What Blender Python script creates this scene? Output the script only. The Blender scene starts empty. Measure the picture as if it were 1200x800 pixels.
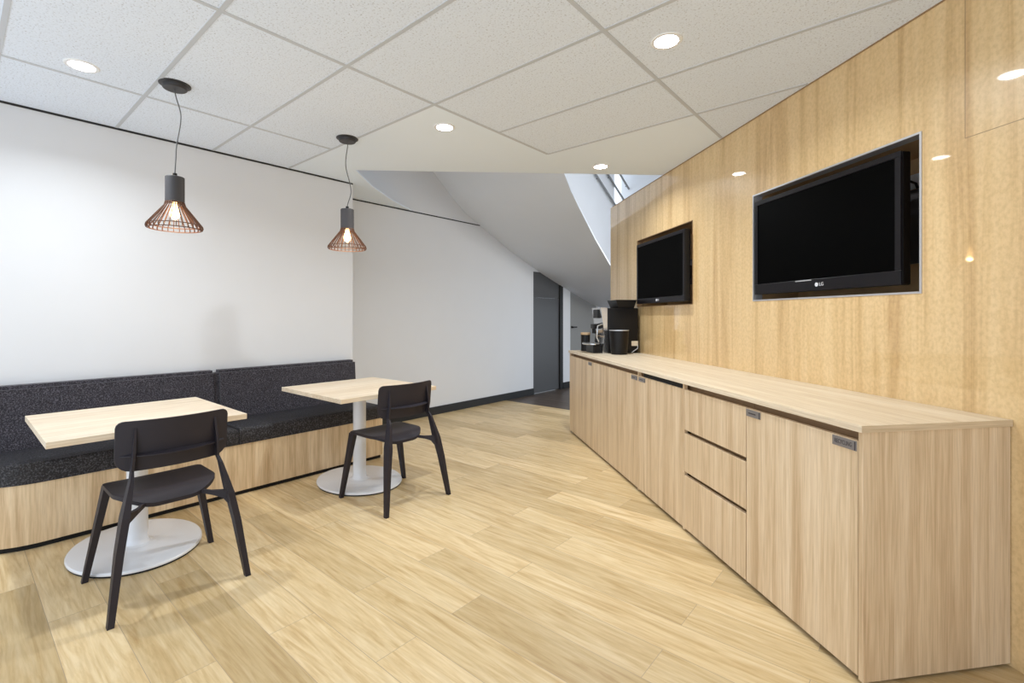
import bpy, bmesh, math, random
from mathutils import Vector, Matrix

# ------------------------------------------------------------------ camera, world, exposure
sc = bpy.context.scene
COL = sc.collection
FOCAL, CX, CY, EYE = 560.0, 600.0, 370.5, 1.29
YAW = math.atan2(475, 560)
cam_d = bpy.data.cameras.new('camera')
cam_d.sensor_width = 36.0
cam_d.lens = FOCAL / 1200 * 36
cam_d.shift_y = (CY - 400) / 1200
cam_d.clip_start = 0.02
cam = bpy.data.objects.new('camera', cam_d)
cam.location = (0, 0, EYE)
cam.rotation_euler = (math.pi / 2, 0, YAW)
COL.objects.link(cam)
sc.camera = cam

WORLD_STRENGTH = 1.38
DOWNLIGHT_W = 11.0
PENDANT_W = 1.4
VOID_W = 22.0
sc.view_settings.view_transform = 'Standard'
sc.view_settings.look = 'None'
sc.view_settings.gamma = 1.0
sc.view_settings.use_curve_mapping = False
sc.view_settings.exposure = 0.40
w = bpy.data.worlds.new('world')
sc.world = w
w.use_nodes = True
w.node_tree.nodes['Background'].inputs[0].default_value = (0.78, 0.88, 1.0, 1)
w.node_tree.nodes['Background'].inputs[1].default_value = WORLD_STRENGTH

# ------------------------------------------------------------------ helpers
def lin(r, g=None, b=None):
    if g is None:
        g = b = r
    f = lambda v: (v / 255 / 12.92) if v / 255 <= 0.04045 else ((v / 255 + 0.055) / 1.055) ** 2.4
    return (f(r), f(g), f(b), 1.0)

def new_mat(name):
    m = bpy.data.materials.new(name)
    m.use_nodes = True
    return m, m.node_tree.nodes, m.node_tree.links, m.node_tree.nodes['Principled BSDF']

def plain(name, col, rough=0.5, metal=0.0, spec=0.5, coat=0.0, noise=0.0, nscale=60, bump=0.0):
    m, N, L, B = new_mat(name)
    B.inputs['Base Color'].default_value = col
    B.inputs['Roughness'].default_value = rough
    B.inputs['Metallic'].default_value = metal
    B.inputs['Specular IOR Level'].default_value = spec
    B.inputs['Coat Weight'].default_value = coat
    if noise or bump:
        tc = N.new('ShaderNodeTexCoord')
        nz = N.new('ShaderNodeTexNoise')
        nz.inputs['Scale'].default_value = nscale
        nz.inputs['Detail'].default_value = 4
        L.new(tc.outputs['Object'], nz.inputs['Vector'])
        if noise:
            mx = N.new('ShaderNodeMix'); mx.data_type = 'RGBA'
            mx.inputs[6].default_value = tuple(c * (1 - noise) for c in col[:3]) + (1,)
            mx.inputs[7].default_value = tuple(min(1, c * (1 + noise)) for c in col[:3]) + (1,)
            L.new(nz.outputs['Fac'], mx.inputs[0])
            L.new(mx.outputs[2], B.inputs['Base Color'])
        if bump:
            bp = N.new('ShaderNodeBump')
            bp.inputs['Strength'].default_value = bump
            bp.inputs['Distance'].default_value = 0.002
            L.new(nz.outputs['Fac'], bp.inputs['Height'])
            L.new(bp.outputs['Normal'], B.inputs['Normal'])
    return m

def emit(name, col, strength):
    m, N, L, B = new_mat(name)
    B.inputs['Base Color'].default_value = col
    B.inputs['Emission Color'].default_value = col
    B.inputs['Emission Strength'].default_value = strength
    return m

def ramp(N, stops):
    r = N.new('ShaderNodeValToRGB')
    el = r.color_ramp.elements
    while len(el) < len(stops):
        el.new(0.5)
    for e, (p, c) in zip(el, stops):
        e.position = p
        e.color = c
    return r

def wood(name, axis, light, mid, dark, band=9.0, fibre=90.0, stretch=0.06, rough=0.45, coat=0.0, wav=0.5, seams=None, spec=0.5, coat_rough=0.05, fibre_stretch=None, fibre_mix=0.75):
    """Timber laminate whose grain runs along `axis` of the object."""
    m, N, L, B = new_mat(name)
    tc = N.new('ShaderNodeTexCoord')
    oi = N.new('ShaderNodeObjectInfo')
    mul = N.new('ShaderNodeVectorMath'); mul.operation = 'SCALE'
    mul.inputs[0].default_value = (7.3, 5.1, 3.7)
    L.new(oi.outputs['Random'], mul.inputs['Scale'])
    add = N.new('ShaderNodeVectorMath'); add.operation = 'ADD'
    L.new(tc.outputs['Object'], add.inputs[0]); L.new(mul.outputs[0], add.inputs[1])
    mp = N.new('ShaderNodeMapping')
    s = [1, 1, 1]; s['XYZ'.index(axis)] = stretch
    mp.inputs['Scale'].default_value = s
    L.new(add.outputs[0], mp.inputs['Vector'])
    n1 = N.new('ShaderNodeTexNoise')
    n1.inputs['Scale'].default_value = band; n1.inputs['Detail'].default_value = 5
    n1.inputs['Roughness'].default_value = 0.62; n1.inputs['Distortion'].default_value = wav
    L.new(mp.outputs[0], n1.inputs['Vector'])
    n2 = N.new('ShaderNodeTexNoise')
    n2.inputs['Scale'].default_value = fibre; n2.inputs['Detail'].default_value = 3
    n2.inputs['Roughness'].default_value = 0.6
    if fibre_stretch:
        mq = N.new('ShaderNodeMapping')
        q = [1, 1, 1]; q['XYZ'.index(axis)] = fibre_stretch
        mq.inputs['Scale'].default_value = q
        L.new(add.outputs[0], mq.inputs['Vector']); L.new(mq.outputs[0], n2.inputs['Vector'])
    else:
        L.new(mp.outputs[0], n2.inputs['Vector'])
    r1 = ramp(N, [(0.30, dark), (0.5, mid), (0.68, light)])
    L.new(n1.outputs['Fac'], r1.inputs['Fac'])
    r2 = ramp(N, [(0.32, (0.80, 0.76, 0.70, 1)), (0.6, (1.03, 1.03, 1.03, 1))])
    L.new(n2.outputs['Fac'], r2.inputs['Fac'])
    mx = N.new('ShaderNodeMix'); mx.data_type = 'RGBA'; mx.blend_type = 'MULTIPLY'
    mx.inputs[0].default_value = fibre_mix
    L.new(r1.outputs['Color'], mx.inputs[6]); L.new(r2.outputs['Color'], mx.inputs[7])
    out = mx.outputs[2]
    if seams:
        sep = N.new('ShaderNodeSeparateXYZ'); L.new(tc.outputs['Object'], sep.inputs[0])
        fac = None
        for ax, val, other, lo, hi in seams:
            d = N.new('ShaderNodeMath'); d.operation = 'COMPARE'
            d.inputs[1].default_value = val; d.inputs[2].default_value = 0.0016
            L.new(sep.outputs['XYZ'.index(ax)], d.inputs[0])
            g = N.new('ShaderNodeMath'); g.operation = 'GREATER_THAN'; g.inputs[1].default_value = lo
            L.new(sep.outputs['XYZ'.index(other)], g.inputs[0])
            h = N.new('ShaderNodeMath'); h.operation = 'LESS_THAN'; h.inputs[1].default_value = hi
            L.new(sep.outputs['XYZ'.index(other)], h.inputs[0])
            p = N.new('ShaderNodeMath'); p.operation = 'MULTIPLY'
            L.new(d.outputs[0], p.inputs[0]); L.new(g.outputs[0], p.inputs[1])
            q = N.new('ShaderNodeMath'); q.operation = 'MULTIPLY'
            L.new(p.outputs[0], q.inputs[0]); L.new(h.outputs[0], q.inputs[1])
            if fac is None:
                fac = q
            else:
                a = N.new('ShaderNodeMath'); a.operation = 'MAXIMUM'
                L.new(fac.outputs[0], a.inputs[0]); L.new(q.outputs[0], a.inputs[1]); fac = a
        ms = N.new('ShaderNodeMix'); ms.data_type = 'RGBA'
        L.new(fac.outputs[0], ms.inputs[0]); L.new(out, ms.inputs[6])
        ms.inputs[7].default_value = tuple(c * 0.6 for c in dark[:3]) + (1,)
        out = ms.outputs[2]
    L.new(out, B.inputs['Base Color'])
    B.inputs['Roughness'].default_value = rough
    B.inputs['Specular IOR Level'].default_value = spec
    B.inputs['Coat Weight'].default_value = coat
    B.inputs['Coat Roughness'].default_value = coat_rough
    return m

def link(name, bm, mat, parent=None, smooth=False):
    bmesh.ops.recalc_face_normals(bm, faces=bm.faces[:])
    me = bpy.data.meshes.new(name)
    bm.to_mesh(me); bm.free()
    if smooth:
        for p in me.polygons:
            p.use_smooth = True
        if smooth != 'all':
            try:
                me.set_sharp_from_angle(angle=math.radians(35))
            except Exception:
                pass
    o = bpy.data.objects.new(name, me)
    for mm in (mat if isinstance(mat, (list, tuple)) else [mat]):
        me.materials.append(mm)
    COL.objects.link(o)
    if parent:
        o.parent = parent
    return o

def thing(name, label, cat, loc=(0, 0, 0), rz=0.0, group=None):
    o = bpy.data.objects.new(name, None)
    o.empty_display_size = 0.1
    o.location = loc; o.rotation_euler = (0, 0, rz)
    o['label'] = label; o['category'] = cat
    if group:
        o['group'] = group
    COL.objects.link(o)
    return o

def struct(o, label=None):
    o['kind'] = 'structure'
    if label:
        o['label'] = label
    return o

def box(bm, a, b, bevel=0.0, seg=2):
    a, b = Vector(a), Vector(b)
    c = (a + b) / 2; d = b - a
    M = Matrix.Translation(c) @ Matrix.Diagonal((abs(d.x), abs(d.y), abs(d.z), 1))
    r = bmesh.ops.create_cube(bm, size=1.0, matrix=M)
    if bevel:
        es = list({e for v in r['verts'] for e in v.link_edges})
        bmesh.ops.bevel(bm, geom=es, offset=bevel, segments=seg, affect='EDGES', profile=0.5)

def B(a, b, bevel=0.0, seg=2):
    bm = bmesh.new(); box(bm, a, b, bevel, seg); return bm

def prism(bm, poly, z0, z1):
    lo = [bm.verts.new((x, y, z0)) for x, y in poly]
    hi = [bm.verts.new((x, y, z1)) for x, y in poly]
    n = len(poly)
    bm.faces.new(lo[::-1]); bm.faces.new(hi)
    for i in range(n):
        bm.faces.new((lo[i], lo[(i + 1) % n], hi[(i + 1) % n], hi[i]))

def loft(bm, rings, caps=True, closed=True):
    R = [[bm.verts.new(p) for p in r] for r in rings]
    n = len(R[0])
    for a, b in zip(R, R[1:]):
        for i in range(n if closed else n - 1):
            bm.faces.new((a[i], a[(i + 1) % n], b[(i + 1) % n], b[i]))
    if caps and closed:
        bm.faces.new(R[0][::-1]); bm.faces.new(R[-1])
    return R

def lathe(bm, prof, n=32, cx=0, cy=0, sx=1, sy=1, caps=True):
    loft(bm, [[(cx + r * sx * math.cos(2 * math.pi * i / n), cy + r * sy * math.sin(2 * math.pi * i / n), z) for i in range(n)] for r, z in prof], caps)

def tube(bm, pts, r, n=8):
    pts = [Vector(p) for p in pts]
    rr = r if isinstance(r, (list, tuple)) else [r] * len(pts)
    rings = []
    ref = None
    for i, p in enumerate(pts):
        t = (pts[min(i + 1, len(pts) - 1)] - pts[max(i - 1, 0)]).normalized()
        if ref is None:
            ref = Vector((1, 0, 0)) if abs(t.x) < 0.9 else Vector((0, 1, 0))
        u = (ref - t * ref.dot(t)).normalized(); v = t.cross(u); ref = u
        rings.append([p + (u * math.cos(2 * math.pi * k / n) + v * math.sin(2 * math.pi * k / n)) * rr[i] for k in range(n)])
    loft(bm, rings)

def text_bm(s, size, depth=0.0006):
    cu = bpy.data.curves.new('lettering', 'FONT')
    cu.body = s; cu.size = size; cu.extrude = depth; cu.align_x = 'CENTER'; cu.align_y = 'CENTER'
    o = bpy.data.objects.new('lettering_source', cu)
    COL.objects.link(o)
    bpy.context.view_layer.update()
    me = bpy.data.meshes.new_from_object(o.evaluated_get(bpy.context.evaluated_depsgraph_get()))
    bm = bmesh.new(); bm.from_mesh(me)
    bpy.data.objects.remove(o); bpy.data.curves.remove(cu); bpy.data.meshes.remove(me)
    return bm

# ------------------------------------------------------------------ materials
M = {}
M['white_paint'] = plain('white_paint', lin(221, 222, 224), 0.6, noise=0.015, nscale=3)
M['grey_paint'] = plain('grey_paint', lin(222, 223, 225), 0.55, noise=0.02, nscale=3)
M['soffit_paint'] = plain('soffit_paint', lin(228, 233, 240), 0.6, noise=0.02, nscale=3)
M['plaster'] = plain('ceiling_plaster', lin(236, 245, 254), 0.7)
M['black_trim'] = plain('black_trim', lin(18), 0.5)
M['black_gap'] = plain('black_gap', lin(8), 0.8)
M['tbar'] = plain('ceiling_bar', lin(196, 200, 205), 0.5)
M['table_wood'] = wood('table_laminate', 'Y', lin(240, 224, 200), lin(233, 214, 187), lin(222, 200, 170), band=14, fibre=120, stretch=0.05, rough=0.4)
M['bench_wood'] = wood('bench_laminate', 'Z', lin(240, 218, 184), lin(226, 200, 162), lin(198, 168, 128), band=13, fibre=110, stretch=0.05, rough=0.5, wav=1.2)
M['door_wood'] = wood('cabinet_laminate', 'Z', lin(234, 211, 180), lin(221, 195, 160), lin(194, 164, 128), band=20, fibre=170, stretch=0.03, rough=0.42, wav=0.8)
M['top_wood'] = wood('worktop_laminate', 'X', lin(240, 226, 203), lin(231, 213, 186), lin(216, 194, 164), band=18, fibre=150, stretch=0.035, rough=0.38, wav=0.5)
M['band_wood'] = wood('edge_band', 'Y', lin(218, 196, 164), lin(206, 182, 148), lin(190, 164, 130), band=16, fibre=140, stretch=0.035)
M['recess_wood'] = plain('recess_laminate', lin(150, 118, 84), 0.5, noise=0.1, nscale=30)
M['panel_wood'] = wood('wall_veneer', 'Z', lin(232, 201, 150), lin(224, 190, 137), lin(196, 157, 104), band=10, fibre=70, stretch=0.05, fibre_stretch=0.75, fibre_mix=0.6, rough=0.35, coat=1.0, wav=0.9,
                       seams=[('X', 0.0, 'Z', 2.003, 3.0), ('Z', 2.003, 'X', 0.0, 9.0)], coat_rough=0.03)
M['chair_plastic'] = plain('chair_plastic', lin(44, 40, 46), 0.5, spec=0.3, bump=0.12, nscale=500)
M['white_steel'] = plain('white_powder_coat', lin(236, 237, 240), 0.25, coat=0.3)
M['tv_black'] = plain('gloss_black_plastic', lin(16, 14, 19), 0.3, spec=0.3)
M['screen'] = plain('dark_screen', lin(1), 0.5, spec=0.03)
M['silver'] = plain('silver_metal', lin(205, 205, 208), 0.35, metal=0.7)
M['chrome'] = plain('chrome', lin(205, 205, 205), 0.18, metal=0.95)
M['black_plastic'] = plain('black_plastic', lin(14, 11, 10), 0.4, spec=0.3)
M['tan'] = plain('tan_card', lin(196, 166, 130), 0.6)
M['cream'] = plain('cream_sticker', lin(232, 216, 190), 0.6)
M['dark_grey'] = plain('dark_grey_plastic', lin(74, 70, 70), 0.5)
M['plate'] = plain('grey_pull_plate', lin(136, 130, 128), 0.4, metal=0.3)
M['plate_ink'] = plain('dark_ink', lin(70, 64, 64), 0.6)
M['logo'] = plain('logo_silver', lin(225, 225, 230), 0.3, metal=0.2)
M['pendant_grey'] = plain('pendant_grey', lin(66, 63, 64), 0.5)
M['pendant_dark'] = plain('pendant_dark', lin(50, 48, 49), 0.45)
M['slat'] = plain('walnut_slat', lin(100, 66, 46), 0.5)
M['rail'] = plain('grey_rail', lin(128), 0.5)
M['cord'] = plain('grey_cord', lin(92), 0.6)
M['bulb'] = emit('warm_bulb', (1.0, 0.62, 0.26, 1), 7)
M['lens'] = emit('downlight_lens', (1.0, 0.99, 0.97, 1), 18)
M['lamp_ring'] = plain('white_ring', lin(240), 0.4)
M['door_grey'] = plain('door_grey', lin(74, 74, 75), 0.4)
M['door_light'] = plain('door_mid_grey', lin(140, 139, 136), 0.5)
M['glass_dark'] = plain('dark_glass', lin(84, 85, 87), 0.12, coat=0.6)

def tile_material():
    m, N, L, Bs = new_mat('mineral_fibre_tile')
    tc = N.new('ShaderNodeTexCoord')
    n1 = N.new('ShaderNodeTexNoise'); n1.inputs['Scale'].default_value = 110; n1.inputs['Detail'].default_value = 2.5; n1.inputs['Roughness'].default_value = 0.55
    n2 = N.new('ShaderNodeTexVoronoi'); n2.inputs['Scale'].default_value = 62; n2.inputs['Randomness'].default_value = 1
    L.new(tc.outputs['Object'], n1.inputs['Vector']); L.new(tc.outputs['Object'], n2.inputs['Vector'])
    r1 = ramp(N, [(0.30, lin(192, 196, 202)), (0.40, lin(227, 235, 246)), (0.7, lin(235, 243, 254))])
    L.new(n1.outputs['Fac'], r1.inputs['Fac'])
    r2 = ramp(N, [(0.10, (0.62, 0.62, 0.62, 1)), (0.2, (1, 1, 1, 1))])
    L.new(n2.outputs['Distance'], r2.inputs['Fac'])
    mx = N.new('ShaderNodeMix'); mx.data_type = 'RGBA'; mx.blend_type = 'MULTIPLY'; mx.inputs[0].default_value = 0.8
    L.new(r1.outputs['Color'], mx.inputs[6]); L.new(r2.outputs['Color'], mx.inputs[7])
    L.new(mx.outputs[2], Bs.inputs['Base Color'])
    Bs.inputs['Roughness'].default_value = 0.8
    bp = N.new('ShaderNodeBump'); bp.inputs['Strength'].default_value = 0.25; bp.inputs['Distance'].default_value = 0.003
    L.new(n1.outputs['Fac'], bp.inputs['Height']); L.new(bp.outputs['Normal'], Bs.inputs['Normal'])
    return m
M['tile'] = tile_material()

def plank_material(name, c_light, c_mid, c_dark, row=0.19, length=1.25, mortar=(0.42, 0.31, 0.2, 1), rough=0.38):
    m, N, L, Bs = new_mat(name)
    tc = N.new('ShaderNodeTexCoord')
    br = N.new('ShaderNodeTexBrick')
    br.offset = 0.37; br.offset_frequency = 2; br.squash = 1.0
    br.inputs['Color1'].default_value = (0, 0, 0, 1); br.inputs['Color2'].default_value = (1, 1, 1, 1)
    br.inputs['Mortar'].default_value = (0.5, 0.5, 0.5, 1)
    br.inputs['Scale'].default_value = 1.0
    br.inputs['Mortar Size'].default_value = 0.0011
    br.inputs['Mortar Smooth'].default_value = 0.0
    br.inputs['Bias'].default_value = 0.0
    br.inputs['Brick Width'].default_value = length
    br.inputs['Row Height'].default_value = row
    sh = N.new('ShaderNodeMapping'); sh.inputs['Location'].default_value = (0.29, -0.08, 0)
    L.new(tc.outputs['Object'], sh.inputs['Vector']); L.new(sh.outputs[0], br.inputs['Vector'])
    off = N.new('ShaderNodeVectorMath'); off.operation = 'SCALE'; off.inputs['Scale'].default_value = 23.0
    L.new(br.outputs['Color'], off.inputs[0])
    add = N.new('ShaderNodeVectorMath'); add.operation = 'ADD'
    L.new(tc.outputs['Object'], add.inputs[0]); L.new(off.outputs[0], add.inputs[1])
    mp = N.new('ShaderNodeMapping'); mp.inputs['Scale'].default_value = (0.085, 1, 1)
    L.new(add.outputs[0], mp.inputs['Vector'])
    n1 = N.new('ShaderNodeTexNoise'); n1.inputs['Scale'].default_value = 17; n1.inputs['Detail'].default_value = 7
    n1.inputs['Roughness'].default_value = 0.6; n1.inputs['Distortion'].default_value = 1.8
    L.new(mp.outputs[0], n1.inputs['Vector'])
    n2 = N.new('ShaderNodeTexNoise'); n2.inputs['Scale'].default_value = 85; n2.inputs['Detail'].default_value = 3
    L.new(mp.outputs[0], n2.inputs['Vector'])
    r1 = ramp(N, [(0.26, c_dark), (0.48, c_mid), (0.7, c_light)])
    L.new(n1.outputs['Fac'], r1.inputs['Fac'])
    r2 = ramp(N, [(0.35, (0.86, 0.82, 0.76, 1)), (0.6, (1.02, 1.02, 1.02, 1))])
    L.new(n2.outputs['Fac'], r2.inputs['Fac'])
    mx = N.new('ShaderNodeMix'); mx.data_type = 'RGBA'; mx.blend_type = 'MULTIPLY'; mx.inputs[0].default_value = 0.7
    L.new(r1.outputs['Color'], mx.inputs[6]); L.new(r2.outputs['Color'], mx.inputs[7])
    r3 = ramp(N, [(0.0, (0.76, 0.73, 0.67, 1)), (0.5, (0.97, 0.96, 0.94, 1)), (1.0, (1.07, 1.07, 1.08, 1))])
    L.new(br.outputs['Color'], r3.inputs['Fac'])
    m2 = N.new('ShaderNodeMix'); m2.data_type = 'RGBA'; m2.blend_type = 'MULTIPLY'; m2.inputs[0].default_value = 1.0
    L.new(mx.outputs[2], m2.inputs[6]); L.new(r3.outputs['Color'], m2.inputs[7])
    m3 = N.new('ShaderNodeMix'); m3.data_type = 'RGBA'
    L.new(br.outputs['Fac'], m3.inputs[0]); L.new(m2.outputs[2], m3.inputs[6]); m3.inputs[7].default_value = mortar
    L.new(m3.outputs[2], Bs.inputs['Base Color'])
    Bs.inputs['Roughness'].default_value = rough
    Bs.inputs['Specular IOR Level'].default_value = 0.4
    return m
M['floor'] = plank_material('oak_planks', lin(230, 208, 168), lin(218, 192, 146), lin(192, 159, 108))
M['floor_dark'] = plank_material('dark_planks', lin(104, 92, 82), lin(82, 70, 62), lin(60, 50, 44), mortar=(0.03, 0.025, 0.02, 1))

def fabric_material(name='charcoal_tweed', scale=170, cols=(lin(24, 22, 26), lin(42, 39, 45), lin(98, 93, 102)), rough=0.9, sheen=0.15):
    m, N, L, Bs = new_mat(name)
    tc = N.new('ShaderNodeTexCoord')
    n1 = N.new('ShaderNodeTexNoise'); n1.inputs['Scale'].default_value = scale; n1.inputs['Detail'].default_value = 3; n1.inputs['Roughness'].default_value = 0.7
    L.new(tc.outputs['Object'], n1.inputs['Vector'])
    r1 = ramp(N, [(0.38, cols[0]), (0.5, cols[1]), (0.64, cols[2])])
    L.new(n1.outputs['Fac'], r1.inputs['Fac'])
    L.new(r1.outputs['Color'], Bs.inputs['Base Color'])
    Bs.inputs['Roughness'].default_value = rough
    Bs.inputs['Sheen Weight'].default_value = sheen
    bp = N.new('ShaderNodeBump'); bp.inputs['Strength'].default_value = 0.4; bp.inputs['Distance'].default_value = 0.002
    L.new(n1.outputs['Fac'], bp.inputs['Height']); L.new(bp.outputs['Normal'], Bs.inputs['Normal'])
    return m
M['fabric'] = fabric_material()
M['seat_fabric'] = fabric_material('black_seat_weave', 120, (lin(10, 9, 11), lin(26, 24, 27), lin(80, 78, 84)), 0.65, 0.0)

# ------------------------------------------------------------------ the room
CEIL = 2.61
WALL_X, GREY_X, WALL_END = -4.28, -4.83, 2.598
BACK_Y = -1.5
BX, BY = -0.757, 0.6534            # direction along the timber wall, away from the camera
def sw(s, c):                      # a point in the frame of the timber wall
    return (s * BX + c * BY, s * BY - c * BX)
WC = 2.09                          # its face
COUNTER_RZ = math.atan2(-BY, -BX)  # local X runs towards smaller s, local Y into the wall
def wall_x(y):
    return (WC + 0.002 - 0.757 * y) / 0.6534

struct(link('floor', B((-6.0, -0.8, -0.1), (7.0, 5.53, 0)), M['floor']), 'pale oak plank floor of the lunch room')
struct(link('floor', B((-6.0, 5.53, -0.1), (7.0, 10.0, 0)), M['floor_dark']), 'dark brown plank floor of the passage at the back')

bm = bmesh.new()
prism(bm, [(WALL_X, BACK_Y), (wall_x(BACK_Y), BACK_Y), (-1.105, (WC + 0.002 + 0.6534 * 1.105) / 0.757), (-1.105, 3.155), (-2.295, 3.155), (-2.295, 1.955), (WALL_X, 1.955)], CEIL, CEIL + 0.05)
struct(link('ceiling', bm, M['tile']), 'speckled mineral tile ceiling')
bm = bmesh.new()
prism(bm, [(WALL_X, 1.955), (-2.295, 1.955), (-2.295, 3.155), (-1.105, 3.155), (-1.105, 3.714),
           (-1.886 + 0.1, 4.257 + 0.095), (-1.886, 4.257), (-3.871, 2.379), (-4.24, 2.80), (-4.57, 3.278), (GREY_X, 3.75), (GREY_X, WALL_END), (WALL_X, WALL_END)], CEIL, CEIL + 0.012)
struct(link('ceiling', bm, M['plaster']), 'smooth white plasterboard ceiling strip')

bm = bmesh.new()
BW = 0.0105
for x, y1 in ((-3.53, 1.955), (-2.295, 3.155), (-1.105, 3.70), (0.10, 2.60), (1.30, 1.15), (2.5, -0.05)):
    box(bm, (x - BW, BACK_Y, CEIL - 0.003), (x + BW, y1, CEIL + 0.01))
y = 3.155
while y > BACK_Y:
    x0 = -2.295 if y > 2.0 else WALL_X
    box(bm, (x0, y - BW, CEIL - 0.0025), (wall_x(y) - 0.02, y + BW, CEIL + 0.01))
    y -= 0.599
struct(link('trim_1', bm, M['tbar']), 'grey ceiling grid bars')

struct(link('wall_left', B((WALL_X - 0.55, BACK_Y, 0), (WALL_X, WALL_END, CEIL + 0.05)), M['white_paint']), 'bright white wall behind the bench')
struct(link('wall_back', B((GREY_X - 0.15, WALL_END, 0), (GREY_X, 6.238, 4.6)), M['grey_paint']), 'pale grey wall set back beside the bench')
# black shadow gaps under the ceiling and the black skirting
struct(link('trim_2', B((WALL_X, BACK_Y, CEIL - 0.013), (WALL_X + 0.006, WALL_END, CEIL)), M['black_trim']), 'black shadow line above the white wall')
struct(link('trim_3', B((GREY_X, WALL_END, CEIL - 0.014), (GREY_X + 0.006, 4.97, CEIL - 0.001)), M['black_trim']), 'black shadow line along the grey wall')
struct(link('baseboard_left', B((GREY_X, WALL_END, 0), (GREY_X + 0.014, 6.24, 0.105), 0.002), M['black_trim']), 'black skirting along the grey wall')

# passage at the back: dark door, pale pier, grey door
struct(link('wall_back', B((GREY_X - 0.15, 6.238, 2.03), (GREY_X, 9.0, 4.6)), M['grey_paint']), 'grey wall above the passage doors')
d1 = struct(link('door_1', B((GREY_X - 0.06, 6.245, 0.01), (GREY_X - 0.015, 7.0, 1.60), 0.002), M['door_grey']), 'dark grey door in the passage')
link('door_transom', B((GREY_X - 0.06, 6.245, 1.6015), (GREY_X - 0.015, 7.0, 2.03), 0.002), M['glass_dark'], d1)
link('door_frame', B((GREY_X - 0.10, 7.0, 0.0), (GREY_X + 0.012, 7.09, 2.03), 0.002), M['black_trim'], d1)
struct(link('wall_back', B((GREY_X - 0.15, 7.09, 0), (GREY_X + 0.006, 7.33, 2.03)), M['white_paint']), 'pale pier between the passage doors')
struct(link('baseboard_back', B((GREY_X, 7.09, 0), (GREY_X + 0.02, 7.33, 0.11)), M['black_trim']), 'black skirting on the pale pier')
d2 = struct(link('door_2', B((GREY_X - 0.08, 7.335, 0.01), (GREY_X - 0.03, 8.3, 2.03), 0.002), M['door_light']), 'mid grey door at the end of the passage')
bm = bmesh.new(); lathe(bm, [(0.02, 0), (0.02, 0.012), (0.012, 0.014), (0.012, 0.05)], 16)
bmesh.ops.rotate(bm, matrix=Matrix.Rotation(math.pi / 2, 3, 'Y'), verts=bm.verts)
box(bm, (0.035, -0.012, -0.012), (0.055, 0.11, 0.012), 0.004)
bmesh.ops.translate(bm, vec=(GREY_X - 0.032, 7.43, 1.09), verts=bm.verts)
link('door_handle', bm, M['black_plastic'], d2)
struct(link('wall_back', B((GREY_X - 0.15, 8.3, 0), (GREY_X, 10.0, 2.03)), M['grey_paint']), 'grey wall past the passage doors')
struct(link('wall_far', B((GREY_X - 0.15, 9.6, 0), (-3.0, 9.75, 4.6)), M['white_paint']), 'white wall closing the passage')

# sloping underside of the stair
prof = [(3.55, 3.64), (4.106, 3.172), (4.45, 2.90), (4.678, 2.745), (4.981, 2.603), (5.633, 2.317), (6.449, 2.015), (7.083, 1.815), (8.068, 1.53), (8.507, 1.453), (9.6, 1.45)]
def right_edge(y):
    return -2.93 - max(0, y - 4.1) * 0.245
bm = bmesh.new()
loft(bm, [[(GREY_X, y, z), (right_edge(y), y, z), (right_edge(y), y, z + 0.03), (GREY_X, y, z + 0.03)] for y, z in prof])
struct(link('ceiling', bm, M['soffit_paint'], smooth=True), 'grey sloping underside of a stair')
# stairwell above the ceiling
struct(link('ceiling', B((GREY_X - 0.15, 2.3, 4.6), (3.0, 9.75, 4.7)), M['plaster']), 'white ceiling high over the stairwell')
struct(link('sky_block_wall', B((2.9, 2.3, 2.7), (3.0, 9.6, 4.6)), M['white_paint']), 'unseen white wall blocking sky light high in the stairwell')  # unseen wall added to cut the sky light entering the stairwell
struct(link('wall_front', B((GREY_X - 0.1, 2.25, CEIL + 0.06), (2.9, 2.33, 4.6)), M['white_paint']), 'white wall above the room ceiling')
for i, (a, b, lab) in enumerate((((-4.79, 8.13, 4.085), (-4.79, 9.3, 3.41), 'lowest of three slim grey rails rising along the stairwell wall'),
                                 ((-4.79, 8.62, 4.19), (-4.79, 9.55, 3.66), 'middle one of three slim grey rails on the stairwell wall'),
                                 ((-4.79, 9.05, 4.36), (-4.79, 9.58, 4.06), 'topmost of three slim grey rails beside the timber wall'))):
    t = thing('stair_rail', lab, 'handrail', a, 0, 'rails in the stairwell')
    bm = bmesh.new(); tube(bm, [(0, 0, 0), tuple(Vector(b) - Vector(a))], 0.022, 12)
    link('rail', bm, M['rail'], t, True)
    for f in (0.12, 0.85):
        p = (Vector(b) - Vector(a)) * f
        bm = bmesh.new(); tube(bm, [p, p + Vector((-0.04, 0, 0))], 0.012, 8)
        link('bracket', bm, M['cord'], t, True)

# timber veneered wall with two recesses for the screens; local X = S0 - s, local Y = into the wall
S0 = 1.611
def lx(s):
    return S0 - s
NICHES = [(1.783, 2.912, 1.390, 2.098), (3.674, 4.783, 1.389, 2.086)]
xs = sorted([lx(5.575), lx(-1.6)] + [lx(n[i]) for n in NICHES for i in (0, 1)])
def in_niche(x, z):
    return any(lx(b) < x < lx(a) and z0 < z < z1 for a, b, z0, z1 in NICHES)
bm = bmesh.new()
NZ0, NZ1 = 1.390, 2.092
TH = 0.06
for i in range(len(xs) - 1):
    xm = (xs[i] + xs[i + 1]) / 2
    hole = [n for n in NICHES if lx(n[1]) < xm < lx(n[0])]
    if hole:
        box(bm, (xs[i], 0, 0), (xs[i + 1], TH, hole[0][2]))
        box(bm, (xs[i], 0, hole[0][3]), (xs[i + 1], TH, CEIL))
    else:
        box(bm, (xs[i], 0, 0), (xs[i + 1], TH, CEIL))
tw = link('wall_timber', bm, M['panel_wood'])
tw.location = sw(S0, WC) + (0,); tw.rotation_euler = (0, 0, COUNTER_RZ)
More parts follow.
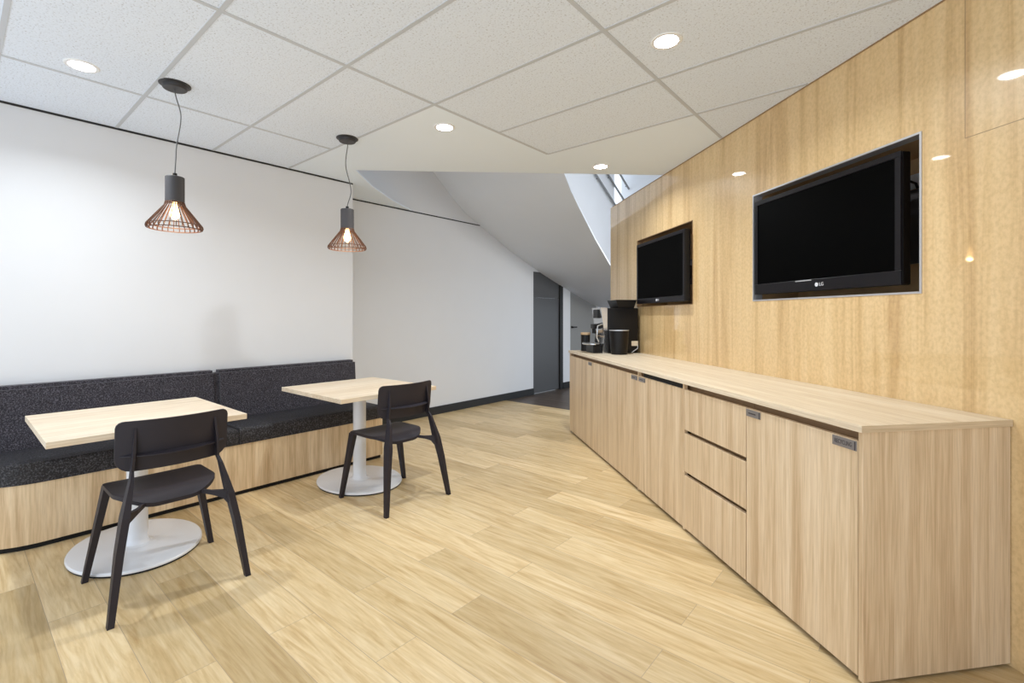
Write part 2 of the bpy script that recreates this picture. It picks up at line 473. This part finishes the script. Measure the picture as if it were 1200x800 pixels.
struct(tw, 'glossy golden veneer wall behind the counter')
tt = link('trim_4', B((lx(5.5), -0.004, CEIL - 0.006), (lx(-1.6), 0, CEIL)), M['recess_wood'])
tt.location = tw.location; tt.rotation_euler = tw.rotation_euler
struct(tt, 'thin dark edge along the top of the veneer wall')
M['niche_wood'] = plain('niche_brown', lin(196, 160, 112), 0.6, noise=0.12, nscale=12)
for k, (a, b, z0, z1) in enumerate(NICHES):
    x0, x1 = lx(b), lx(a); D = 0.34; t = 0.02
    bm = bmesh.new()
    box(bm, (x0 - t, TH, z0 - t), (x0, D, z1 + t)); box(bm, (x1, TH, z0 - t), (x1 + t, D, z1 + t))
    box(bm, (x0, TH, z0 - t), (x1, D, z0)); box(bm, (x0, TH, z1), (x1, D, z1 + t))
    box(bm, (x0 - t, D, z0 - t), (x1 + t, D + t, z1 + t))
    o = link('wall_recess', bm, M['niche_wood'])
    o.location = tw.location; o.rotation_euler = tw.rotation_euler
    struct(o, ('brown lined recess behind the nearer screen', 'brown lined recess behind the farther screen')[k])
    if k == 0:
        for nm, bm, mt, lab in (('trim_7', B((x0 + 0.3, D - 0.006, 1.945), (x1 - 0.002, D, 2.02), 0.001), M['white_paint'], 'white strip on the back of the nearer recess'),
                                ('trim_8', B((x0 + 0.002, D - 0.012, 1.56), (x1 - 0.002, D, 1.94), 0.001), M['dark_grey'], 'dark grey board on the back of the nearer recess')):
            q = struct(link(nm, bm, mt), lab)
            q.location = tw.location; q.rotation_euler = tw.rotation_euler
        bm = bmesh.new(); tube(bm, [(-0.12, 0, 0.045), (-0.035, -0.006, 0.045), (-0.005, -0.006, 0.025), (0.0, 0.0, 0.0)], 0.006)
        q = link('screen_cable', bm, M['black_plastic'])
        q.location = sw(S0 - (x1 - 0.295), WC + D - 0.02) + (1.94,); q.rotation_euler = tw.rotation_euler
        q['label'] = 'short black cable bending down behind the nearer screen'; q['category'] = 'cable'
    # slim metal edging round the opening
    e = 0.009 if k == 0 else 0.005
    bm = bmesh.new()
    box(bm, (x0, -0.004, z1 - e), (x1, TH, z1)); box(bm, (x0, -0.004, z0), (x1, TH, z0 + e))
    box(bm, (x0, -0.004, z0 + e), (x0 + e, TH, z1 - e)); box(bm, (x1 - e, -0.004, z0 + e), (x1, TH, z1 - e))
    o = link('trim_%d' % (5 + k), bm, M['silver'] if k == 0 else M['recess_wood'])
    o.location = tw.location; o.rotation_euler = tw.rotation_euler
    struct(o, ('silver edging round the nearer recess', 'brown edging round the farther recess')[k])

# ------------------------------------------------------------------ base units and worktop
CF = 1.465           # face of the doors
CB = 2.086
H0, H1 = 0.022, 0.852
TOPZ0, TOPZ1 = 0.885, 0.910
def unit(name, label, s_near, s_far, near_panel=False, far_panel=True):
    """carcass: origin at the near front corner on the floor, X towards the camera (negative inside)"""
    Wd = s_far - s_near
    t = thing(name, label, 'cabinet', sw(s_near, CF) + (0,), COUNTER_RZ, 'base units under the long worktop')
    bm = bmesh.new()
    box(bm, (-Wd + 0.0008, 0.062, 0.02), (-Wd + 0.018, CB - CF, TOPZ0 - 0.001))
    box(bm, (-0.018, 0.062, 0.02), (-0.0008, CB - CF, TOPZ0 - 0.001))
    box(bm, (-Wd + 0.018, 0.022, 0.02), (-0.018, CB - CF, 0.038))
    box(bm, (-Wd + 0.018, CB - CF - 0.012, 0.038), (-0.018, CB - CF, TOPZ0 - 0.001))
    box(bm, (-Wd + 0.018, 0.06, TOPZ0 - 0.02), (-0.018, CB - CF, TOPZ0 - 0.001))
    box(bm, (-Wd + 0.0008, 0.045, 0.80), (-0.0008, 0.06, TOPZ0 - 0.001))
    link('carcass', bm, M['recess_wood'], t)
    link('plinth', B((-Wd + 0.002, 0.03, 0), (-0.002, CB - CF - 0.02, 0.0195)), M['black_gap'], t)
    return t, Wd

def front(t, name, x0, x1, z0, z1):
    return link(name, B((x0, 0.0, z0), (x1, 0.0195, z1), 0.0012, 1), M['door_wood'], t)

def plate(parent, x0, x1, z0, z1, txt=None):
    p = link('pull_plate', B((x0, -0.004, z0), (x1, 0.0, z1), 0.001, 1), M['plate'], parent)
    bm = bmesh.new()
    box(bm, (x1 - 0.006, -0.006, z0 + 0.002), (x1 - 0.003, -0.004, z1 - 0.002))
    link('lip', bm, M['plate_ink'], p)
    if txt:
        bm = text_bm(txt, 0.0225, 0.0004)
        bmesh.ops.scale(bm, vec=(0.9 * (x1 - x0 - 0.014) / 0.128, 1, 1), verts=bm.verts)
        bmesh.ops.rotate(bm, matrix=Matrix.Rotation(math.pi / 2, 3, 'X'), verts=bm.verts)
        bmesh.ops.translate(bm, vec=((x0 + x1) / 2 - 0.003, -0.0044, (z0 + z1) / 2), verts=bm.verts)
        link('lettering', bm, M['plate_ink'], p)
    else:
        link('slot', B((x0 + 0.018, -0.0046, (z0 + z1) / 2 - 0.003), (x1 - 0.03, -0.004, (z0 + z1) / 2 + 0.003)), M['plate_ink'], p)

# near unit: one wide door for the bins, pale gable towards the room
t, Wd = unit('base_cabinet', 'wide single-door base unit at the near end of the counter, plate reading RECYCLING', 1.474, 2.092)
d = front(t, 'door', -Wd + 0.002, -0.002, H0, H1)
plate(d, -0.109, -0.005, 0.813, 0.848, 'RECYCLING')
plate(d, -Wd + 0.004, -Wd + 0.104, 0.815, 0.848)
g = link('end_panel', B((0.0, 0.0, 0.012), (0.019, CB - CF, TOPZ0 - 0.0005), 0.001, 1), M['door_wood'], t)
# drawer unit
t, Wd = unit('drawer_cabinet', 'base unit with three stacked drawers next to the wide single door', 2.093, 2.690)
for z0, z1 in ((0.612, H1), (0.362, 0.590), (H0, 0.340)):
    front(t, 'drawer', -Wd + 0.019, -0.002, z0, z1)
bm = bmesh.new()
for z in (0.590, 0.340):
    box(bm, (-Wd + 0.018, 0.04, z - 0.03), (-0.018, 0.06, z + 0.05))
link('gap_rail', bm, M['recess_wood'], t)
link('end_panel', B((-Wd + 0.0005, 0.0, 0.012), (-Wd + 0.0175, 0.021, TOPZ0 - 0.001)), M['door_wood'], t)
# dishwasher-like unit with its open gap blacked in
t, Wd = unit('base_cabinet', 'single-door base unit between the drawers and the double doors, black strip for the shade in the slot on top', 2.691, 3.348)
d = front(t, 'door', -Wd + 0.019, -0.002, H0, H1)
plate(d, -Wd + 0.022, -Wd + 0.13, 0.815, 0.846)
link('end_panel', B((-Wd + 0.0005, 0.0, 0.012), (-Wd + 0.0175, 0.021, TOPZ0 - 0.001)), M['door_wood'], t)
link('slot_shade', B((-Wd + 0.09, 0.006, H1 + 0.002), (-0.002, 0.019, TOPZ0 - 0.002)), M['black_gap'], t)  # black strip paints the shade of the open gap
# far double unit
t, Wd = unit('base_cabinet', 'double-door base unit at the far end of the counter under the coffee machine', 3.349, 5.165)
d = front(t, 'door', -Wd + 0.019, -1.05, H0, H1)
plate(d, -1.16, -1.06, 0.815, 0.846)
d = front(t, 'door', -1.046, -0.002, H0, H1)
plate(d, -0.112, -0.006, 0.815, 0.846)
link('end_panel', B((-Wd + 0.0005, 0.0, 0.012), (-Wd + 0.0175, 0.021, TOPZ0 - 0.001)), M['door_wood'], t)
link('gable', B((-Wd - 0.018, 0.0, 0.012), (-Wd, CB - CF, TOPZ0 - 0.001)), M['door_wood'], t)

wt = thing('worktop', 'long pale timber laminate worktop running over all the base units', 'worktop', sw(1.449, 1.453) + (0,), COUNTER_RZ)
link('top_board', B((-(5.19 - 1.449), 0, TOPZ0), (0, WC - 0.002 - 1.453, TOPZ1), 0.0015, 2), M['top_wood'], wt)
link('edge_band', B((0.0, 0.001, TOPZ0 + 0.0005), (0.0012, WC - 0.003 - 1.453, TOPZ1 - 0.0008)), M['band_wood'], wt)

# ------------------------------------------------------------------ screens
def television(label, s0, s1, z0, z1, front_c, logo_x, chin, base):
    """s0 near edge, s1 far edge"""
    Wd, Hh = s1 - s0, z1 - z0
    t = thing('television', label, 'television', sw((s0 + s1) / 2, front_c) + (z0,), COUNTER_RZ, 'wall screens')
    h = Wd / 2
    bm = bmesh.new()
    box(bm, (-h, 0.002, 0), (h, 0.05, Hh), 0.006, 2)
    box(bm, (-h * 0.6, 0.05, Hh * 0.2), (h * 0.6, 0.085, Hh * 0.8), 0.01)
    link('casing', bm, M['black_plastic'], t)
    e = 0.028
    bm = bmesh.new()
    box(bm, (-h, -0.006, Hh - e), (h, 0.004, Hh), 0.002); box(bm, (-h, -0.006, 0), (h, 0.004, chin), 0.002)
    box(bm, (-h, -0.006, chin), (-h + e, 0.004, Hh - e)); box(bm, (h - e, -0.006, chin), (h, 0.004, Hh - e))
    link('bezel', bm, M['tv_black'], t)
    link('screen', B((-h + e, -0.002, chin), (h - e, 0.002, Hh - e)), M['screen'], t)
    # round badge with the two letters
    bm = text_bm('LG', 0.026, 0.0006)
    bmesh.ops.rotate(bm, matrix=Matrix.Rotation(math.pi / 2, 3, 'X'), verts=bm.verts)
    bmesh.ops.translate(bm, vec=(logo_x + 0.022, -0.0068, chin * 0.5), verts=bm.verts)
    b2 = bmesh.new(); lathe(b2, [(0.0115, 0), (0.0115, 0.0012)], 20)
    bmesh.ops.rotate(b2, matrix=Matrix.Rotation(math.pi / 2, 3, 'X'), verts=b2.verts)
    bmesh.ops.translate(b2, vec=(logo_x - 0.012, -0.006, chin * 0.5), verts=b2.verts)
    me = bpy.data.meshes.new('tmp'); b2.to_mesh(me); b2.free(); bm.from_mesh(me); bpy.data.meshes.remove(me)
    link('badge', bm, M['logo'], t)
    if base:
        link('sensor_strip', B((logo_x - 0.17, -0.0075, chin - 0.008), (logo_x - 0.05, -0.006, chin - 0.002)), M['silver'], t)
    # wall bracket into the recess
    D = 0.34 - (front_c - WC) - 0.002
    bm = bmesh.new()
    box(bm, (-0.12, D - 0.02, Hh * 0.3), (0.12, D, Hh * 0.7)); box(bm, (-0.03, 0.08, Hh * 0.42), (0.03, D - 0.02, Hh * 0.58))
    link('wall_bracket', bm, M['dark_grey'], t)
    return t
television('nearer and larger black flat screen in the silver edged recess, two letter badge below', 1.872, 2.882, 1.434, 2.044, WC - 0.004, 0.03, 0.065, True)
television('farther black flat screen in the recess above the coffee machine', 3.70, 4.66, 1.417, 2.02, WC - 0.056, -0.02, 0.05, False)
# things seen behind the farther screen
def in_recess(name, label, cat, bm, mat, s, c, z):
    o = link(name, bm, mat)
    o.location = sw(s, c) + (z,); o.rotation_euler = (0, 0, COUNTER_RZ)
    o['label'] = label; o['category'] = cat
    return o
bm = bmesh.new(); tube(bm, [(0.0, 0, 0.13), (0.015, -0.03, 0.09), (-0.01, -0.035, 0.03), (0.01, -0.02, 0.0)], 0.014); tube(bm, [(0.02, 0, 0.1), (0.035, -0.02, 0.0), (0.02, -0.02, -0.1)], 0.01)
in_recess('cable_bundle', 'small pale cable bundle behind the farther screen', 'cable', bm, M['silver'], 3.86, WC + 0.25, 1.72)

# ------------------------------------------------------------------ things on the counter
def on_counter(name, label, cat, s, c, z=TOPZ1):
    return thing(name, label, cat, sw(s, c) + (z,), COUNTER_RZ)
# coffee machine faces the room; local -Y is its front
t = on_counter('coffee_machine', 'black bean to cup coffee machine with chrome front on the far end of the worktop', 'coffee machine', 4.83, 1.88)
link('body', B((-0.16, -0.155, 0.0), (0.15, 0.175, 0.465), 0.012, 3), M['black_plastic'], t, True)
bm = bmesh.new()
loft(bm, [[(-0.11, -0.03, 0.465), (0.12, -0.03, 0.465), (0.12, 0.14, 0.465), (-0.11, 0.14, 0.465)]] +
     [[(-0.125, -0.06, 0.55), (0.135, -0.06, 0.55), (0.135, 0.165, 0.55), (-0.125, 0.165, 0.55)]])
link('bean_hopper', bm, M['black_plastic'], t)
bm = bmesh.new()
loft(bm, [[(-0.15, -0.156, 0.0), (0.14, -0.156, 0.0), (0.14, -0.21, 0.0), (-0.15, -0.21, 0.0)],
          [(-0.15, -0.156, 0.18), (0.14, -0.156, 0.18), (0.14, -0.185, 0.18), (-0.15, -0.185, 0.18)],
          [(-0.15, -0.156, 0.47), (0.14, -0.156, 0.47), (0.14, -0.225, 0.47), (-0.15, -0.225, 0.47)]])
link('front_panel', bm, M['chrome'], t)
link('display', B((-0.08, -0.235, 0.36), (0.07, -0.205, 0.45), 0.006), M['black_plastic'], t)
bm = bmesh.new(); box(bm, (-0.06, -0.27, 0.25), (0.05, -0.18, 0.30), 0.008); tube(bm, [(-0.03, -0.25, 0.25), (-0.03, -0.25, 0.2)], 0.012); tube(bm, [(0.02, -0.25, 0.25), (0.02, -0.25, 0.2)], 0.012)
link('spout', bm, M['black_plastic'], t)
bm = bmesh.new(); tube(bm, [(0.11, -0.2, 0.30), (0.115, -0.25, 0.28), (0.115, -0.26, 0.16), (0.10, -0.235, 0.12)], 0.009)
link('steam_wand', bm, M['chrome'], t, True)
link('drip_base', B((-0.13, -0.30, 0.0), (0.12, -0.211, 0.085), 0.01), M['black_plastic'], t)
bm = bmesh.new(); lathe(bm, [(0.135, 0.086), (0.14, 0.09), (0.14, 0.1), (0.13, 0.105)], 32, 0, -0.285, 1, 0.62)
link('drip_tray', bm, M['chrome'], t, True)
link('sticker', B((0.150, 0.10, 0.075), (0.152, 0.17, 0.125)), M['cream'], t)
bm = bmesh.new(); tube(bm, [(0.158, 0.165, 0.075), (0.165, 0.16, 0.05), (0.165, 0.13, 0.03), (0.16, 0.10, 0.008)], 0.004)
link('power_cord', bm, M['silver'], t, True)
t = on_counter('knock_bin', 'round black grounds bin with pale rim in front of the coffee machine', 'bin', 4.565, 1.80)
bm = bmesh.new(); lathe(bm, [(0.075, 0.0), (0.08, 0.006), (0.095, 0.21), (0.095, 0.235), (0.085, 0.235), (0.08, 0.02)], 36)
link('tub', bm, M['black_plastic'], t, True)
bm = bmesh.new(); lathe(bm, [(0.086, 0.236), (0.098, 0.236), (0.098, 0.243), (0.086, 0.243), (0.086, 0.236)], 36, caps=False)
link('rim', bm, M['silver'], t, True)
t = on_counter('canister', 'small black canister with tan lid at the far end of the worktop', 'canister', 5.07, 1.612)
bm = bmesh.new(); lathe(bm, [(0.047, 0.0), (0.05, 0.004), (0.05, 0.175), (0.046, 0.18)], 28)
link('pot', bm, M['black_plastic'], t, True)
bm = bmesh.new(); lathe(bm, [(0.052, 0.178), (0.053, 0.181), (0.053, 0.2), (0.05, 0.203)], 28)
link('lid', bm, M['tan'], t, True)

# ------------------------------------------------------------------ banquette
def end_poly(x_back, x_front, y_near, y_far, R, n=14):
    """plan with a rounded near front corner"""
    pts = [(x_back, y_near)]
    cxr, cyr = x_front - R, y_near + R
    for i in range(n + 1):
        a = -math.pi / 2 + (math.pi / 2) * i / n
        pts.append((cxr + R * math.cos(a), cyr + R * math.sin(a)))
    pts += [(x_front, y_far), (x_back, y_far)]
    return pts
BY0, BY1 = 0.03, 2.565
bn = thing('banquette', 'long charcoal upholstered bench with timber base along the white wall', 'bench', (0, 0, 0))
ox, oy = -4.0, 1.3
bn.location = (ox, oy, 0)
def loc(poly):
    return [(x - ox, y - oy) for x, y in poly]
bm = bmesh.new(); prism(bm, loc(end_poly(-4.275, -3.745, BY0 + 0.02, BY1 - 0.01, 0.30)), 0, 0.03)
link('plinth', bm, M['black_gap'], bn)
bm = bmesh.new(); prism(bm, loc(end_poly(-4.275, -3.73, BY0, BY1, 0.32)), 0.03, 0.365)
link('base', bm, M['bench_wood'], bn, True)
def cushion(name, poly, z0, z1, bev, seg=4):
    bm = bmesh.new(); prism(bm, loc(poly), z0, z1)
    top = [e for e in bm.edges if all(abs(v.co.z - z1) < 1e-5 for v in e.verts)]
    bmesh.ops.bevel(bm, geom=top, offset=bev, segments=seg, affect='EDGES', profile=0.5)
    return link(name, bm, M['seat_fabric'], bn, True)
JO = 1.352
cushion('seat_cushion', end_poly(-4.27, -3.722, BY0 - 0.005, JO - 0.002, 0.32), 0.366, 0.482, 0.03)
cushion('seat_cushion', [(-4.27, JO + 0.002), (-3.722, JO + 0.002), (-3.722, BY1 + 0.005), (-4.27, BY1 + 0.005)], 0.366, 0.482, 0.03)
def back_cushion(y0, y1):
    bm = bmesh.new()
    pr = [(-4.276, 0.483), (-4.135, 0.483), (-4.165, 0.868), (-4.276, 0.868)]
    loft(bm, [[(x - ox, y - oy, z) for x, z in pr] for y in (y0, y1)])
    bmesh.ops.bevel(bm, geom=[e for e in bm.edges if all(v.co.z > 0.8 for v in e.verts) or abs(e.verts[0].co.z - e.verts[1].co.z) > 0.2], offset=0.022, segments=4, affect='EDGES')
    link('back_cushion', bm, M['fabric'], bn, True)
back_cushion(BY0 - 0.02, JO - 0.001); back_cushion(JO + 0.001, BY1)

# ------------------------------------------------------------------ tables
def table(label, cx, cy):
    t = thing('cafe_table', label, 'table', (cx, cy, 0), 0, 'tables in front of the bench')
    link('tabletop', B((-0.433, -0.41, 0.71), (0.433, 0.41, 0.74), 0.0015), M['table_wood'], t)
    bm = bmesh.new()
    lathe(bm, [(0.080, 0.0265), (0.060, 0.031), (0.052, 0.042), (0.049, 0.06), (0.049, 0.69)], 40)
    link('column', bm, M['white_steel'], t, True)
    bm = bmesh.new(); box(bm, (-0.2, -0.2, 0.695), (0.2, 0.2, 0.7095), 0.002)
    link('mounting_plate', bm, M['white_steel'], t)
    bm = bmesh.new(); lathe(bm, [(0.97, 0.008), (1.0, 0.011), (1.0, 0.018), (0.985, 0.024), (0.95, 0.026)], 72, 0, 0, 0.365, 0.298)
    link('base_plate', bm, M['white_steel'], t, True)
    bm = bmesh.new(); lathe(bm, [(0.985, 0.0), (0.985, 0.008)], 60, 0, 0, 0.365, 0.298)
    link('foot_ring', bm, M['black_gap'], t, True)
    return t
table('square pale timber cafe table on white oval base, nearer of the two', -3.328, 0.683)
table('square pale timber cafe table on white oval base at the far end of the bench', -3.333, 2.083)

# ------------------------------------------------------------------ chairs (front = -X)
def bar(bm, secs):
    """square-section loft; secs = [(centre, half x, half y)]"""
    loft(bm, [[(c[0] - hx, c[1] - hy, c[2]), (c[0] + hx, c[1] - hy, c[2]), (c[0] + hx, c[1] + hy, c[2]), (c[0] - hx, c[1] + hy, c[2])] for c, hx, hy in secs])

def sheet(fn, us, vs, th_vec):
    """closed shell from fn(u,v) with a thickness vector function"""
    bm = bmesh.new()
    top = [[bm.verts.new(fn(u, v)) for v in vs] for u in us]
    bot = [[bm.verts.new(Vector(fn(u, v)) + Vector(th_vec(u, v))) for v in vs] for u in us]
    nu, nv = len(us), len(vs)
    for i in range(nu - 1):
        for j in range(nv - 1):
            bm.faces.new((top[i][j], top[i + 1][j], top[i + 1][j + 1], top[i][j + 1]))
            bm.faces.new((bot[i][j], bot[i][j + 1], bot[i + 1][j + 1], bot[i + 1][j]))
    for i in range(nu - 1):
        bm.faces.new((top[i][0], bot[i][0], bot[i + 1][0], top[i + 1][0]))
        bm.faces.new((top[i][-1], top[i + 1][-1], bot[i + 1][-1], bot[i][-1]))
    for j in range(nv - 1):
        bm.faces.new((top[0][j], top[0][j + 1], bot[0][j + 1], bot[0][j]))
        bm.faces.new((top[-1][j], bot[-1][j], bot[-1][j + 1], top[-1][j + 1]))
    return bm

def corner(d, r):
    """inset of a rounded corner of radius r at distance d from the side"""
    return 0 if d >= r else r - math.sqrt(max(0, r * r - (r - d) ** 2))

BW2 = 0.225                     # half width of the backrest
def back_x(y, z):
    return 0.165 + (z - 0.70) * 0.10 - 0.052 * (y / BW2) ** 2
def back_pt(u, v):
    y = u * BW2; d = BW2 - abs(y)
    zb, zt = 0.594 + corner(d, 0.06), 0.823 - corner(d, 0.03)
    z = zb + (zt - zb) * v
    return (back_x(y, z), y, z)

def make_chair(label, cx, cy, rz=0.0):
    t = thing('dining_chair', label, 'chair', (cx, cy, 0), rz, 'black chairs at the cafe tables')
    mt = M['chair_plastic']
    us = [-1, -0.985, -0.95, -0.9, -0.84, -0.76] + [i / 10 for i in range(-6, 7)] + [0.76, 0.84, 0.9, 0.95, 0.985, 1]
    vs = [i / 10 for i in range(11)]
    link('backrest', sheet(back_pt, us, vs, lambda u, v: (0.009, 0, 0)), mt, t, True)
    # seat
    SW = 0.211
    def seat_pt(u, v):
        y = u * SW; d = SW - abs(y)
        x0, x1 = -0.270 + corner(d, 0.03), 0.120 - corner(d, 0.15)
        x = x0 + (x1 - x0) * v
        z = 0.466 - 0.012 * (1 - u * u) * math.sin(math.pi * v) - 0.042 * max(0, (x - 0.02) / 0.10) ** 2 - 0.01 * max(0, (0.1 - v) / 0.1) ** 2
        return (x, y, z)
    vs2 = [0, 0.02, 0.05, 0.1, 0.2, 0.3, 0.4, 0.5, 0.6, 0.7, 0.76, 0.82, 0.88, 0.94, 1]
    link('seat', sheet(seat_pt, us, vs2, lambda u, v: (0, 0, -0.018)), mt, t, True)
    for s in (-1, 1):
        bm = bmesh.new()
        bar(bm, [((-0.262, s * 0.272, 0), 0.014, 0.012), ((-0.238, s * 0.192, 0.449), 0.029, 0.016)])
        link('front_leg', bm, mt, t)
        bm = bmesh.new()
        def fin(z, back):
            y = s * (0.170 - (z - 0.60) * 0.06)
            x = back_x(y, z) + 0.0085
            return ((x + back / 2, y, z), back / 2, 0.005)
        bar(bm, [((0.272, s * 0.266, 0), 0.014, 0.012), ((0.232, s * 0.230, 0.28), 0.024, 0.0145), ((0.207, s * 0.206, 0.42), 0.030, 0.0145),
                 ((0.190, s * 0.190, 0.50), 0.023, 0.011), ((0.174, s * 0.176, 0.57), 0.018, 0.007), fin(0.60, 0.034), fin(0.68, 0.032), fin(0.79, 0.003)])
        link('rear_leg', bm, mt, t)
        bm = bmesh.new()
        loft(bm, [[(x - 0.013, s * y, z0), (x + 0.013, s * y, z0), (x + 0.013, s * y, z1), (x - 0.013, s * y, z1)]
                  for x, y, z0, z1 in ((0.205, 0.208, 0.35, 0.43), (0.185, 0.185, 0.388, 0.428), (0.15, 0.150, 0.405, 0.427), (0.08, 0.10, 0.416, 0.434), (0.0, 0.06, 0.424, 0.438))])
        link('seat_bracket', bm, mt, t)
    # crescent rib across the rear of the backrest
    bm = bmesh.new(); n = 24; rings = []
    for i in range(n + 1):
        y = (-1 + 2 * i / n) * BW2 * 0.93
        z = 0.668; x = back_x(y, z) + 0.008
        dd = 0.046 * max(0.03, 1 - (y / (BW2 * 0.93)) ** 2) ** 0.8
        rings.append([(x, y, z - 0.006), (x + dd, y, z - 0.004), (x + dd, y, z), (x, y, z + 0.006)])
    loft(bm, rings)
    link('back_rib', bm, mt, t)
    return t
make_chair('black moulded chair at the nearer table, back towards the room', -2.82, 0.698)
make_chair('black moulded chair at the farther table beside the grey wall', -2.866, 2.08)

# ------------------------------------------------------------------ ceiling lamps
def add_light(name, kind, energy, col, parent, loc, **kw):
    l = bpy.data.lights.new(name, kind); l.energy = energy; l.color = col
    for k, v in kw.items():
        setattr(l, k, v)
    o = bpy.data.objects.new(name, l); o.location = loc; o.parent = parent
    COL.objects.link(o)
    return o
def downlight(label, x, y, power=1.0):
    t = thing('downlight', label, 'ceiling light', (x, y, CEIL), 0, 'recessed ceiling spots')
    bm = bmesh.new(); lathe(bm, [(0.056, -0.004), (0.07, -0.004), (0.074, -0.001), (0.074, 0.0), (0.056, 0.0), (0.056, -0.004)], 40, caps=False)
    link('ring', bm, M['lamp_ring'], t, True)
    bm = bmesh.new(); lathe(bm, [(0.0555, -0.0035), (0.0555, -0.0005)], 32)
    link('lens', bm, M['lens'], t)
    add_light('lamp_light', 'AREA', DOWNLIGHT_W * power, (0.88, 0.945, 1.0), t, (0, 0, -0.008), shape='DISK', size=0.085, spread=math.radians(150))
downlight('bright round spot in the ceiling above the white wall, leftmost of all', -3.358, 0.454)
downlight('bright round spot in a speckled tile near the veneer wall', -0.918, 2.227)
downlight('bright round spot in the smooth ceiling right of the second pendant', -2.518, 2.24)
downlight('bright round spot at the edge of the stair opening, farthest away', -2.128, 3.718)

def pendant(label, x, y, sway, power=1.0):
    t = thing('pendant_lamp', label, 'pendant lamp', (x, y, CEIL), 0, 'pendant lamps over the tables')
    bm = bmesh.new(); lathe(bm, [(0.062, -0.0005), (0.078, -0.0005), (0.078, -0.005), (0.062, -0.009), (0.06, -0.024), (0.056, -0.028)], 40)
    link('canopy', bm, M['pendant_dark'], t, True)
    top, bot = -0.028, -0.515
    bm = bmesh.new()
    pts = []
    for i in range(33):
        f = i / 32
        d = 0.0
        for (f0, d0), (f1, d1) in zip(sway, sway[1:]):
            if f0 <= f <= f1:
                g = (f - f0) / (f1 - f0); g = g * g * (3 - 2 * g)
                d = d0 + (d1 - d0) * g
        pts.append((0.763 * d, 0.647 * d, top + (bot - top) * f))
    tube(bm, pts, 0.0032, 8)
    link('cord', bm, M['cord'], t, True)
    bm = bmesh.new(); lathe(bm, [(0.008, -0.505), (0.011, -0.507), (0.011, -0.525), (0.008, -0.527)], 16)
    link('cord_grip', bm, M['black_plastic'], t, True)
    bm = bmesh.new(); lathe(bm, [(0.044, -0.527), (0.047, -0.53), (0.047, -0.67), (0.044, -0.67), (0.044, -0.535)], 36)
    link('socket_cover', bm, M['pendant_grey'], t, True)
    bm = bmesh.new()
    n = 30
    for k in range(n):
        a = 2 * math.pi * k / n
        ca, sa = math.cos(a), math.sin(a)
        def P(r, dt, z):
            return (r * ca - dt * sa, r * sa + dt * ca, z)
        h = 0.0019
        loft(bm, [[P(r, -h, z), P(r + dpt, -h, z), P(r + dpt, h, z), P(r, h, z)] for r, dpt, z in
                  ((0.040, 0.006, -0.665), (0.046, 0.007, -0.69), (0.128, 0.007, -0.80), (0.132, 0.006, -0.812), (0.128, 0.006, -0.824))])
    for r, z in ((0.128, -0.800), (0.124, -0.823), (0.046, -0.685)):
        lathe(bm, [(r - 0.002, z - 0.0022), (r + 0.004, z - 0.0022), (r + 0.004, z + 0.0022), (r - 0.002, z + 0.0022), (r - 0.002, z - 0.0022)], 48, caps=False)
    link('shade', bm, M['slat'], t)
    bm = bmesh.new(); lathe(bm, [(0.012, -0.672), (0.013, -0.69), (0.022, -0.72), (0.0255, -0.738), (0.021, -0.757), (0.01, -0.768), (0.002, -0.771)], 24)
    link('bulb', bm, M['bulb'], t, True)
    add_light('lamp_light', 'POINT', PENDANT_W, (1.0, 0.66, 0.34), t, (0, 0, -0.795), shadow_soft_size=0.02)
pendant('slatted cone pendant hanging over the nearer table', -3.226, 0.834, ((0, 0), (0.32, 0.034), (0.75, 0.006), (1, 0)))
pendant('slatted cone pendant hanging over the farther table', -3.225, 1.913, ((0, 0.004), (0.32, -0.012), (0.76, 0.028), (1, 0)))

# unseen area lamp added to brighten the stairwell wall
l = bpy.data.lights.new('stairwell_fill', 'AREA'); l.energy = VOID_W; l.size = 1.2; l.shape = 'SQUARE'
o = bpy.data.objects.new('stairwell_fill', l); o.location = (-2.6, 7.2, 4.5); COL.objects.link(o)

# unseen fill lamp added beyond the timber wall to brighten soffit and grey wall
l = bpy.data.lights.new('passage_fill', 'POINT'); l.energy = 48; l.shadow_soft_size = 0.15; l.color = (1.0, 0.99, 0.97)
o = bpy.data.objects.new('passage_fill', l); o.location = (-2.1, 6.6, 2.1); COL.objects.link(o)
